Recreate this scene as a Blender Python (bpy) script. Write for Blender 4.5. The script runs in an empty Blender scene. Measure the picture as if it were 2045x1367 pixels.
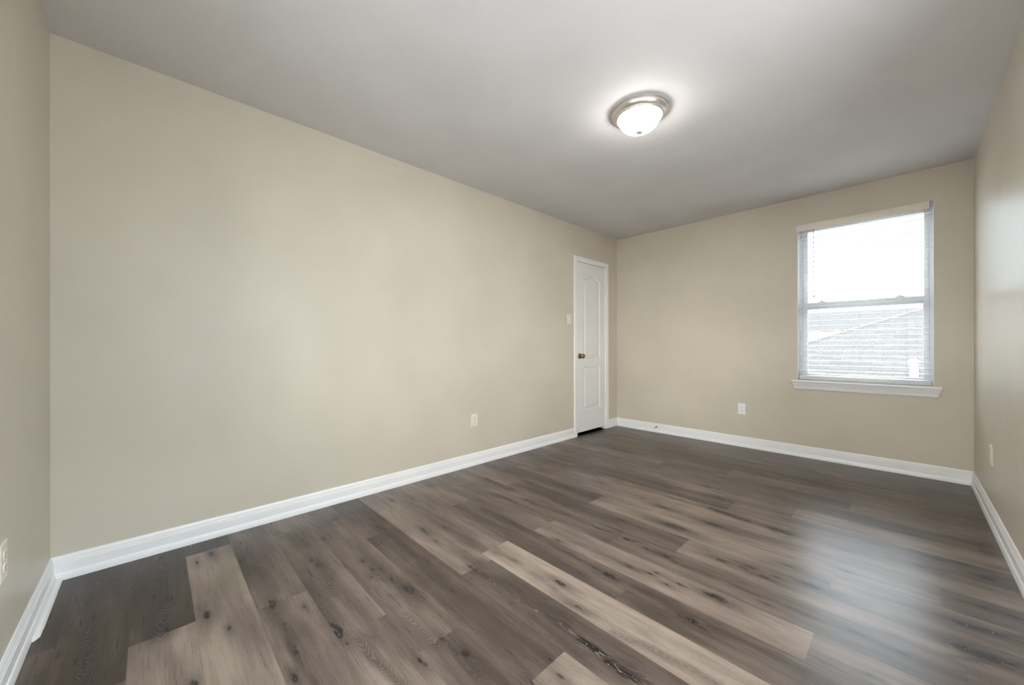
import bpy, bmesh, math, random
import numpy as np
from mathutils import Matrix, Vector

random.seed(4)
C = bpy.context.scene.collection
SC = bpy.context.scene

# ------------------------------------------------------------------ measures
W, L, H = 2.983, 4.756, 2.44          # room: width, length, height (metres)
T = 0.13                              # wall thickness
CAM = (2.6252, 0.3295, 1.0442)
YAW, PITCH, ROLL = -0.8075, 0.0001, -0.0015
FPX, OY = 750.04, 7.56                # focal length and principal-point drop, px of a 2045 wide frame

# ------------------------------------------------------------------ camera
cam_data = bpy.data.cameras.new('camera')
cam = bpy.data.objects.new('camera', cam_data)
C.objects.link(cam)
fw = Vector((math.sin(YAW) * math.cos(PITCH), math.cos(YAW) * math.cos(PITCH), math.sin(PITCH)))
rt = Vector((math.cos(YAW), -math.sin(YAW), 0))
up = rt.cross(fw)
rt, up = rt * math.cos(ROLL) + up * math.sin(ROLL), up * math.cos(ROLL) - rt * math.sin(ROLL)
M = Matrix((rt, up, -fw)).transposed().to_4x4()
M.translation = Vector(CAM)
cam.matrix_world = M
cam_data.sensor_width = 36
cam_data.lens = FPX / 2045 * 36
cam_data.shift_y = OY / 2045
cam_data.clip_start = 0.02
SC.camera = cam

# ------------------------------------------------------------------ light and exposure
SKY_HORIZON, SKY_ZENITH, SKY_FILL = 5.0, 12.5, 7.2
LAMP_STRENGTH = 28.0
world = bpy.data.worlds.new('overcast_sky')
SC.world = world
world.use_nodes = True
wn = world.node_tree
bg = wn.nodes['Background']
# overcast sky: brightened over the roofs for reflections, behind the camera as added fill
w_tc = wn.nodes.new('ShaderNodeTexCoord')
w_sep = wn.nodes.new('ShaderNodeSeparateXYZ')
wn.links.new(w_tc.outputs['Generated'], w_sep.inputs[0])
w_el = wn.nodes.new('ShaderNodeMapRange')
w_el.interpolation_type = 'SMOOTHSTEP'
wn.links.new(w_sep.outputs['Z'], w_el.inputs[0])
for i_, v_ in ((1, 0.14), (2, 0.60), (3, 0.0), (4, SKY_ZENITH - SKY_HORIZON)):
    w_el.inputs[i_].default_value = v_
w_neg = wn.nodes.new('ShaderNodeVectorMath')
w_neg.operation = 'DOT_PRODUCT'
w_neg.inputs[1].default_value = (-0.15, -0.988, 0)
wn.links.new(w_tc.outputs['Generated'], w_neg.inputs[0])
w_fill = wn.nodes.new('ShaderNodeMapRange')
w_fill.interpolation_type = 'SMOOTHSTEP'
wn.links.new(w_neg.outputs['Value'], w_fill.inputs[0])
for i_, v_ in ((1, 0.1), (2, 0.95), (3, 0.0), (4, SKY_FILL)):
    w_fill.inputs[i_].default_value = v_
w_add = wn.nodes.new('ShaderNodeMath')
w_add.operation = 'ADD'
w_fr = wn.nodes.new('ShaderNodeMapRange')
w_fr.interpolation_type = 'SMOOTHSTEP'
wn.links.new(w_sep.outputs['Y'], w_fr.inputs[0])
for i_, v_ in ((1, -0.1), (2, 0.3), (3, 0.0), (4, 1.0)):
    w_fr.inputs[i_].default_value = v_
w_mad = wn.nodes.new('ShaderNodeMath')
w_mad.operation = 'MULTIPLY_ADD'
wn.links.new(w_el.outputs[0], w_mad.inputs[0])
wn.links.new(w_fr.outputs[0], w_mad.inputs[1])
w_lo = wn.nodes.new('ShaderNodeMath')                      # duller low down in front of the window
w_lo.operation = 'MULTIPLY_ADD'
w_fl = wn.nodes.new('ShaderNodeMapRange')
w_fl.interpolation_type = 'SMOOTHSTEP'
wn.links.new(w_sep.outputs['Y'], w_fl.inputs[0])
for i_, v_ in ((1, 0.35), (2, 0.75), (3, 0.0), (4, 1.0)):
    w_fl.inputs[i_].default_value = v_
wn.links.new(w_fl.outputs[0], w_lo.inputs[0])
w_lo.inputs[1].default_value = -0.42 * SKY_HORIZON
w_lo.inputs[2].default_value = SKY_HORIZON
wn.links.new(w_lo.outputs[0], w_mad.inputs[2])
wn.links.new(w_mad.outputs[0], w_add.inputs[0])
wn.links.new(w_fill.outputs[0], w_add.inputs[1])
w_col = wn.nodes.new('ShaderNodeMix')
w_col.data_type = 'RGBA'
w_map = wn.nodes.new('ShaderNodeMapRange')
wn.links.new(w_neg.outputs['Value'], w_map.inputs[0])
w_map.inputs[1].default_value, w_map.inputs[2].default_value = -0.7, 0.4
wn.links.new(w_map.outputs[0], w_col.inputs[0])
w_col.inputs[6].default_value = (0.84, 0.94, 1.06, 1)      # away from the fill side: bluer
w_col.inputs[7].default_value = (1.0, 0.985, 0.985, 1)
wn.links.new(w_col.outputs[2], bg.inputs['Color'])
wn.links.new(w_add.outputs[0], bg.inputs['Strength'])
SC.view_settings.view_transform = 'Standard'
SC.view_settings.look = 'None'
SC.view_settings.exposure = 0.50
SC.view_settings.gamma = 1.0
SC.view_settings.use_curve_mapping = False
SC.cycles.max_bounces = 14
SC.cycles.diffuse_bounces = 10
SC.cycles.transparent_max_bounces = 16


# ------------------------------------------------------------------ material helpers
def new_mat(name):
    m = bpy.data.materials.new(name)
    m.use_nodes = True
    nt = m.node_tree
    return m, nt, nt.nodes['Principled BSDF']


def node(nt, typ, **kw):
    n = nt.nodes.new(typ)
    for k, v in kw.items():
        if k in ('operation', 'blend_type', 'data_type', 'attribute_name', 'attribute_type', 'noise_dimensions',
                 'interpolation_type', 'feature', 'use_clamp', 'offset', 'offset_frequency', 'squash'):
            setattr(n, k, v)
        else:
            s = n.inputs[int(k[1:])] if k[0] == 'i' and k[1:].isdigit() else n.inputs[k.replace('_', ' ')]
            if isinstance(v, bpy.types.NodeSocket):
                nt.links.new(v, s)
            else:
                s.default_value = v
    return n


def math_(nt, op, a, b=None, c=None, clamp=False):
    n = nt.nodes.new('ShaderNodeMath')
    n.operation = op
    n.use_clamp = clamp
    for i, v in enumerate((a, b, c)):
        if v is None:
            continue
        if isinstance(v, bpy.types.NodeSocket):
            nt.links.new(v, n.inputs[i])
        else:
            n.inputs[i].default_value = v
    return n.outputs[0]


def mix_col(nt, fac, a, b, blend='MIX'):
    n = nt.nodes.new('ShaderNodeMix')
    n.data_type = 'RGBA'
    n.blend_type = blend
    for s, v in ((n.inputs[0], fac), (n.inputs[6], a), (n.inputs[7], b)):
        if isinstance(v, bpy.types.NodeSocket):
            nt.links.new(v, s)
        else:
            s.default_value = v if not isinstance(v, tuple) or len(v) == 4 else (*v, 1)
    return n.outputs[2]


def smooth(nt, v, lo, hi, to0=0.0, to1=1.0):
    n = nt.nodes.new('ShaderNodeMapRange')
    n.interpolation_type = 'SMOOTHSTEP'
    nt.links.new(v, n.inputs[0])
    n.inputs[1].default_value = lo
    n.inputs[2].default_value = hi
    n.inputs[3].default_value = to0
    n.inputs[4].default_value = to1
    return n.outputs[0]


def paint(name, col, rough, bump_scale=0, bump=0.0, spec=0.5, mottling=0.03):
    """matt or satin paint: faint mottling of the colour, roller texture as bump"""
    m, nt, bs = new_mat(name)
    tc = node(nt, 'ShaderNodeTexCoord')
    n1 = node(nt, 'ShaderNodeTexNoise', Vector=tc.outputs['Object'], Scale=2.2, Detail=3.0)
    f = smooth(nt, n1.outputs[0], 0.3, 0.7, 1 - mottling, 1 + mottling)
    v = node(nt, 'ShaderNodeVectorMath', operation='SCALE', i0=col)
    nt.links.new(f, v.inputs['Scale'])
    nt.links.new(v.outputs[0], bs.inputs['Base Color'])
    bs.inputs['Roughness'].default_value = rough
    bs.inputs['Specular IOR Level'].default_value = spec
    if bump:
        n2 = node(nt, 'ShaderNodeTexNoise', Vector=tc.outputs['Object'], Scale=bump_scale, Detail=3.0)
        b = node(nt, 'ShaderNodeBump', Strength=bump, Distance=0.002, Height=n2.outputs[0])
        nt.links.new(b.outputs[0], bs.inputs['Normal'])
    return m


def plain(name, col, rough, metal=0.0, spec=0.5):
    m, nt, bs = new_mat(name)
    tc = node(nt, 'ShaderNodeTexCoord')
    n1 = node(nt, 'ShaderNodeTexNoise', Vector=tc.outputs['Object'], Scale=40.0, Detail=2.0)
    f = smooth(nt, n1.outputs[0], 0.3, 0.7, 0.97, 1.03)
    v = node(nt, 'ShaderNodeVectorMath', operation='SCALE', i0=col)
    nt.links.new(f, v.inputs['Scale'])
    nt.links.new(v.outputs[0], bs.inputs['Base Color'])
    bs.inputs['Roughness'].default_value = rough
    bs.inputs['Metallic'].default_value = metal
    bs.inputs['Specular IOR Level'].default_value = spec
    return m


M_WALL = paint('tan_satin_paint', (0.565, 0.512, 0.426), 0.38, 180, 0.08, 0.27)
M_CEIL = paint('ceiling_paint', (0.65, 0.632, 0.642), 0.75, 120, 0.22, 0.3)
M_TRIM = paint('white_trim_paint', (0.79, 0.785, 0.785), 0.35, 60, 0.03, 0.5, 0.01)
M_DOOR = paint('white_door_paint', (0.75, 0.738, 0.735), 0.38, 90, 0.05, 0.5, 0.01)
M_VINYL = plain('white_window_vinyl', (0.62, 0.635, 0.65), 0.35)
M_NICKEL = plain('brushed_nickel', (0.64, 0.585, 0.56), 0.34, 0.85)
M_BRASS = plain('antique_brass', (0.33, 0.24, 0.12), 0.28, 1.0)
M_ALMOND = plain('almond_plastic', (0.72, 0.66, 0.56), 0.35)
M_WHITEP = plain('white_plastic', (0.76, 0.76, 0.76), 0.35)
M_SLOT = plain('dark_slot', (0.12, 0.11, 0.10), 0.6)
M_SCREW = plain('screw_head', (0.55, 0.52, 0.46), 0.35, 0.6)
M_VALANCE = plain('ivory_valance', (0.76, 0.71, 0.625), 0.45)
M_CORD = plain('white_cord', (0.75, 0.75, 0.74), 0.7)
M_STEEL = plain('dark_spring_steel', (0.20, 0.19, 0.18), 0.4, 0.8)
M_RUBBER = plain('grey_rubber_tip', (0.30, 0.29, 0.28), 0.7)
M_BLACK = plain('dark_closet_paint', (0.06, 0.055, 0.05), 0.8)


def slat_material():
    m, nt, bs = new_mat('white_slat_vinyl')
    tc = node(nt, 'ShaderNodeTexCoord')
    n1 = node(nt, 'ShaderNodeTexNoise', Vector=tc.outputs['Object'], Scale=30.0)
    c = mix_col(nt, n1.outputs[0], (0.66, 0.66, 0.66), (0.70, 0.70, 0.70))
    nt.links.new(c, bs.inputs['Base Color'])
    bs.inputs['Roughness'].default_value = 0.4
    tr = node(nt, 'ShaderNodeBsdfTranslucent', Color=(0.85, 0.85, 0.83, 1))
    mx = node(nt, 'ShaderNodeMixShader', i0=0.12)
    nt.links.new(bs.outputs[0], mx.inputs[1])
    nt.links.new(tr.outputs[0], mx.inputs[2])
    nt.links.new(mx.outputs[0], nt.nodes['Material Output'].inputs[0])
    return m


def glass_material():
    m, nt, bs = new_mat('clear_window_glass')
    tp = node(nt, 'ShaderNodeBsdfTransparent', Color=(0.96, 0.98, 0.97, 1))
    gl = node(nt, 'ShaderNodeBsdfGlossy', Roughness=0.02)
    fr = node(nt, 'ShaderNodeFresnel', IOR=1.08)
    mx = node(nt, 'ShaderNodeMixShader', i0=fr.outputs[0])
    nt.links.new(tp.outputs[0], mx.inputs[1])
    nt.links.new(gl.outputs[0], mx.inputs[2])
    nt.links.new(mx.outputs[0], nt.nodes['Material Output'].inputs[0])
    nt.nodes.remove(bs)
    return m


def dome_material():
    m, nt, bs = new_mat('lit_frosted_glass')
    bs.inputs['Base Color'].default_value = (0.9, 0.9, 0.88, 1)
    bs.inputs['Roughness'].default_value = 0.5
    bs.inputs['Emission Color'].default_value = (1.0, 0.97, 0.93, 1)
    bs.inputs['Emission Strength'].default_value = LAMP_STRENGTH
    return m


def wand_material():
    m, nt, bs = new_mat('red_tinted_acrylic')
    tc = node(nt, 'ShaderNodeTexCoord')
    w = node(nt, 'ShaderNodeTexWave', Vector=tc.outputs['Object'], Scale=6.0)
    c = mix_col(nt, w.outputs['Fac'], (0.42, 0.10, 0.10), (0.56, 0.22, 0.21))
    nt.links.new(c, bs.inputs['Base Color'])
    bs.inputs['Roughness'].default_value = 0.25
    return m


M_SLAT = slat_material()
M_GLASS = glass_material()
M_DOME = dome_material()
M_WAND = wand_material()


def shingles(name, dark, light, row=0.145, tab=0.33):
    m, nt, bs = new_mat(name)
    uv = node(nt, 'ShaderNodeUVMap')
    br = node(nt, 'ShaderNodeTexBrick', Vector=uv.outputs[0], Scale=1.0, Color1=(*dark, 1), Color2=(*light, 1),
              Mortar=(dark[0] * .93, dark[1] * .93, dark[2] * .93, 1), Mortar_Size=0.008, Mortar_Smooth=0.3, Bias=0.0,
              Brick_Width=tab, Row_Height=row)
    n1 = node(nt, 'ShaderNodeTexNoise', Vector=uv.outputs[0], Scale=35.0, Detail=4.0)
    c = mix_col(nt, 0.5, br.outputs[0], n1.outputs[0], 'OVERLAY')
    # shadow line at the butt edge of each course, drawn into the colour
    sp = node(nt, 'ShaderNodeSeparateXYZ', Vector=uv.outputs[0])
    fr = math_(nt, 'FRACT', math_(nt, 'DIVIDE', sp.outputs['Y'], row))
    edge = math_(nt, 'MULTIPLY', smooth(nt, fr, .20, .04), .30)
    c = mix_col(nt, edge, c, (dark[0] * .4, dark[1] * .4, dark[2] * .4))
    nt.links.new(c, bs.inputs['Base Color'])
    bs.inputs['Roughness'].default_value = 0.95
    bs.inputs['Specular IOR Level'].default_value = 0.05
    b = node(nt, 'ShaderNodeBump', Strength=0.6, Distance=0.01, Height=br.outputs['Fac'])
    b.invert = True
    nt.links.new(b.outputs[0], bs.inputs['Normal'])
    return m


# ------------------------------------------------------------------ mesh helpers
def link(name, me, parent=None, loc=(0, 0, 0)):
    o = bpy.data.objects.new(name, me)
    C.objects.link(o)
    o.location = loc
    if parent is not None:
        o.parent = parent
    return o


def empty(name, loc=(0, 0, 0), rotz=0.0):
    o = bpy.data.objects.new(name, None)
    o.empty_display_size = 0.05
    C.objects.link(o)
    o.location = loc
    o.rotation_euler = (0, 0, rotz)
    return o


def thing(o, label, cat, group=None):
    o['label'] = label
    o['category'] = cat
    if group:
        o['group'] = group
    return o


def structure(o, label=None, cat=None):
    o['kind'] = 'structure'
    if label:
        o['label'] = label
    if cat:
        o['category'] = cat
    return o


def finish(bm, name, mat, parent=None, smooth_angle=None, loc=(0, 0, 0)):
    bmesh.ops.recalc_face_normals(bm, faces=bm.faces)
    me = bpy.data.meshes.new(name)
    bm.to_mesh(me)
    bm.free()
    me.materials.append(mat)
    if smooth_angle is not None:
        for p in me.polygons:
            p.use_smooth = True
        me.set_sharp_from_angle(angle=math.radians(smooth_angle))
    return link(name, me, parent, loc)


def box(bm, lo, hi, bevel=0.0, seg=2):
    r = bmesh.ops.create_cube(bm, size=1)
    vs = r['verts']
    for v in vs:
        v.co = Vector([(lo[i] + hi[i]) / 2 + v.co[i] * (hi[i] - lo[i]) for i in range(3)])
    if bevel:
        es = list({e for v in vs for e in v.link_edges})
        bmesh.ops.bevel(bm, geom=es, offset=bevel, segments=seg, affect='EDGES', profile=0.5)


def lathe(bm, prof, seg=48, axis='z', org=(0, 0, 0)):
    """prof: list of (radius, height); rotates about the axis"""
    rings = []
    for r, h in prof:
        ring = []
        for k in range(seg if r > 1e-6 else 1):
            a = 2 * math.pi * k / seg
            if axis == 'z':
                co = (r * math.cos(a), r * math.sin(a), h)
            elif axis == 'x':
                co = (h, r * math.cos(a), r * math.sin(a))
            else:
                co = (r * math.cos(a), h, r * math.sin(a))
            ring.append(bm.verts.new(Vector(co) + Vector(org)))
        rings.append(ring)
    for a, b in zip(rings, rings[1:]):
        for k in range(seg):
            q = [a[k % len(a)], a[(k + 1) % len(a)], b[(k + 1) % len(b)], b[k % len(b)]]
            q = list(dict.fromkeys(q))
            if len(q) >= 3:
                try:
                    bm.faces.new(q)
                except ValueError:
                    pass
    return rings


def tube(bm, pts, rad, seg=8, cap=True):
    pts = [Vector(p) for p in pts]
    rings = []
    n = len(pts)
    ref = Vector((0, 0, 1))
    for i, p in enumerate(pts):
        d = (pts[min(i + 1, n - 1)] - pts[max(i - 1, 0)]).normalized()
        a = ref if abs(d.dot(ref)) < 0.95 else Vector((1, 0, 0))
        u = d.cross(a).normalized()
        v = d.cross(u)
        rings.append([bm.verts.new(p + (u * math.cos(2 * math.pi * k / seg) + v * math.sin(2 * math.pi * k / seg)) * rad)
                      for k in range(seg)])
    for a, b in zip(rings, rings[1:]):
        for k in range(seg):
            bm.faces.new((a[k], a[(k + 1) % seg], b[(k + 1) % seg], b[k]))
    if cap:
        bm.faces.new(rings[0])
        bm.faces.new(rings[-1])


def sweep(bm, prof, stations, closed=True):
    """stations: list of functions (t, z) -> point giving the profile at each station"""
    rings = [[bm.verts.new(Vector(st(t, z))) for t, z in prof] for st in stations]
    n = len(prof)
    for a, b in zip(rings, rings[1:]):
        for k in range(n if closed else n - 1):
            bm.faces.new((a[k], a[(k + 1) % n], b[(k + 1) % n], b[k]))
    if closed:
        bm.faces.new(rings[0])
        bm.faces.new(rings[-1])


def wall_with_hole(bm, f, lo, hi, hlo, hhi, d):
    """a wall slab with one rectangular opening. f(u, w, t) maps along/height/thickness to a point; d is thickness"""
    us = [lo[0], hlo[0], hhi[0], hi[0]]
    ws = [lo[1], hlo[1], hhi[1], hi[1]]
    g = {}
    for i, u in enumerate(us):
        for j, w in enumerate(ws):
            for t in (0, 1):
                g[i, j, t] = bm.verts.new(Vector(f(u, w, t * d)))
    for i in range(3):
        for j in range(3):
            if (i, j) == (1, 1):
                continue
            for t in (0, 1):
                bm.faces.new((g[i, j, t], g[i + 1, j, t], g[i + 1, j + 1, t], g[i, j + 1, t]))
    for i in range(3):
        for j in (0, 3):
            bm.faces.new((g[i, j, 0], g[i + 1, j, 0], g[i + 1, j, 1], g[i, j, 1]))
    for j in range(3):
        for i in (0, 3):
            bm.faces.new((g[i, j, 0], g[i, j + 1, 0], g[i, j + 1, 1], g[i, j, 1]))
    for a, b in (((1, 1), (2, 1)), ((1, 2), (2, 2)), ((1, 1), (1, 2)), ((2, 1), (2, 2))):
        bm.faces.new((g[(*a, 0)], g[(*b, 0)], g[(*b, 1)], g[(*a, 1)]))


# ------------------------------------------------------------------ room shell
DY0, DY1, DZ = 3.880, 4.477, 2.032            # door opening in the left wall
FX_0, FX_1 = 1.40, 2.62                        # opening for the added front fill window, out of view
SY0, SY1 = 0.25, 2.35                          # opening for the added side fill window, out of view
WX0, WX1, WZ0, WZ1 = 1.922, 2.786, 0.700, 2.186   # window opening in the back wall

bm = bmesh.new()
wall_with_hole(bm, lambda u, w, t: (-t, u, w), (-T, -0.1), (L + T, H + 0.1), (DY0, 0.0), (DY1, DZ), T)
structure(finish(bm, 'wall_left', M_WALL), 'long blank tan wall with the narrow white door near its far end', 'wall')
bm = bmesh.new()
wall_with_hole(bm, lambda u, w, t: (u, L + t, w), (0, -0.1), (W, H + 0.1), (WX0, WZ0), (WX1, WZ1), T)
structure(finish(bm, 'wall_back', M_WALL), 'tan end wall pierced by the window', 'wall')
bm = bmesh.new()
wall_with_hole(bm, lambda u, w, t: (W + t, u, w), (-T, -0.1), (L + T, H + 0.1), (SY0, WZ0), (SY1, WZ1), T)
structure(finish(bm, 'wall_right', M_WALL), 'satin tan wall right of the window, at the right edge of the photo', 'wall')
bm = bmesh.new()
wall_with_hole(bm, lambda u, w, t: (u, -t, w), (0, -0.1), (W, H + 0.1), (FX_0, WZ0), (FX_1, WZ1), T)
structure(finish(bm, 'wall_front', M_WALL), 'tan wall at the left edge of the photo', 'wall')
bm = bmesh.new()
box(bm, (-T, -T, H), (W + T, L + T, H + 0.1))
structure(finish(bm, 'ceiling', M_CEIL), 'flat pale grey ceiling', 'ceiling')

# closet behind the door, dark
bm = bmesh.new()
box(bm, (-0.80, 3.6, -0.1), (-0.75, 4.75, H))
box(bm, (-0.75, 3.6, -0.1), (-T, 3.65, H))
box(bm, (-0.75, 4.70, -0.1), (-T, 4.75, H))
box(bm, (-0.80, 3.6, H - 0.05), (-T, 4.75, H))
box(bm, (-0.80, 3.6, -0.1), (-T, 4.75, -0.002))
structure(finish(bm, 'wall_closet', M_BLACK))

# baseboards: flat board, ogee top, shoe moulding at the foot
BASE = [(0, 0), (0.019, 0), (0.0192, 0.010), (0.0175, 0.022), (0.0145, 0.031), (0.0115, 0.034), (0.0115, 0.074),
        (0.0095, 0.077), (0.0098, 0.083), (0.0075, 0.087), (0.0078, 0.094), (0.0055, 0.0985), (0.0035, 0.1055), (0, 0.1065)]


def baseboard(name, stations, label):
    bm = bmesh.new()
    sweep(bm, BASE, stations)
    return structure(finish(bm, name, M_TRIM, smooth_angle=25), label, 'baseboard')


CAS0, CAS1 = DY0 - 0.056, DY1 + 0.056         # outer edges of the door casing
baseboard('baseboard_left', [lambda t, z: (t, t, z), lambda t, z: (t, CAS0, z)],
          'white baseboard along the long wall up to the door')
baseboard('baseboard_left_corner', [lambda t, z: (t, CAS1, z), lambda t, z: (t, L - t, z)],
          'short white baseboard between the door and the far corner')
baseboard('baseboard_back', [lambda t, z: (t, L - t, z), lambda t, z: (W - t, L - t, z)],
          'white baseboard under the window')
baseboard('baseboard_right', [lambda t, z: (W - t, L - t, z), lambda t, z: (W - t, t, z)],
          'white baseboard along the right wall')
baseboard('baseboard_front', [lambda t, z: (W - t, t, z), lambda t, z: (t, t, z)],
          'white baseboard at the lower left edge of the photo')
# short length of shoe moulding left at the near corner
bm = bmesh.new()
SHOE = [(0, 0), (0.018, 0), (0.017, 0.006), (0.013, 0.011), (0.004, 0.014), (0, 0.014)]
sweep(bm, SHOE, [lambda t, z: (0.019 + t * 0.2, 0.0192 + t, z), lambda t, z: (0.40, 0.0192 + t, z),
                 lambda t, z: (0.47, 0.0192 + t * 0.9, z), lambda t, z: (0.49, 0.0192 + t * 0.25, z * 0.9)])
structure(finish(bm, 'trim_1', M_TRIM, smooth_angle=30), 'short strip of white shoe moulding in the near left corner', 'trim')

# ------------------------------------------------------------------ floor: plank mesh with per-plank attributes
ROW, Y0 = 0.180, 0.087
NV = 34
SU = 0.0052
CROPS = {'B1': (0, 1100, 5.1125), 'B2': (350, 1050, 4.3125), 'B3': (650, 1067, 4.5444), 'B4': (1000, 1067, 4.5444),
         'B5': (1300, 1000, 5.1125), 'B6': (650, 930, 4.5444), 'B7': (1000, 840, 4.5444), 'B8': (1400, 880, 3.652),
         'C3': (1345, 867, 2.734)}


def floor_pt(crop, x, y):
    """where on the floor a mark measured on the photograph lies"""
    x0, y0, s = CROPS[crop]
    px, py = x0 + x / s, y0 + y / s
    d = fw + rt * ((px - 1022.5) / FPX) + up * ((683.5 + OY - py) / FPX)
    k = -CAM[2] / d.z
    return CAM[0] + d.x * k, CAM[1] + d.y * k


# joints of each row (x of the butt joints) and the tone of each board, 0 dark .. 1 light
ROWS = {
    0: ([0.58, 1.8], [.28, .36, .30]), 1: ([0.935, 2.15], [.20, .50, .4]), 2: ([0.76, 1.98], [.20, .84, .5]),
    3: ([0.156, 1.376, 2.6], [.18, .82, .70, .5]), 4: ([0.85, 2.07], [.46, .58, .6]), 5: ([0.22, 1.226, 2.45], [.50, .52, .62, .6]),
    6: ([0.262, 1.475, 2.7], [.42, .50, .52, .5]), 7: ([0.60, 1.82], [.30, .32, .70]), 8: ([0.01, 1.228, 2.45], [.6, .66, .42, .5]),
    9: ([1.150, 2.37], [.58, .82, .6]), 10: ([0.578, 1.797], [.56, .34, .40]), 11: ([1.17, 2.394], [.50, .66, .62]),
    12: ([0.32, 1.54, 2.76], [.50, .40, .46, .5]), 13: ([0.56, 1.819], [.54, .34, .60]), 14: ([1.17, 2.40], [.32, .66, .58]),
    15: ([0.3, 1.52, 2.73], [.44, .56, .62, .5]), 16: ([0.95, 2.17], [.48, .62, .60]), 17: ([0.62, 1.84], [.32, .26, .44]),
    18: ([0.93, 2.146], [.48, .50, .62]), 19: ([0.45, 1.67, 2.89], [.36, .44, .42, .4]), 20: ([1.12, 2.38], [.52, .32, .50]),
    21: ([0.4, 1.62, 2.84], [.42, .34, .44, .4]), 22: ([0.86, 2.08], [.44, .28, .36]), 23: ([0.86, 1.9], [.42, .32, .36]),
    24: ([1.1, 2.325], [.30, .44, .30]), 25: ([0.5, 1.72, 2.94], [.34, .36, .32, .3]), 26: ([0.9, 2.12], [.30, .28, .26])}

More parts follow.
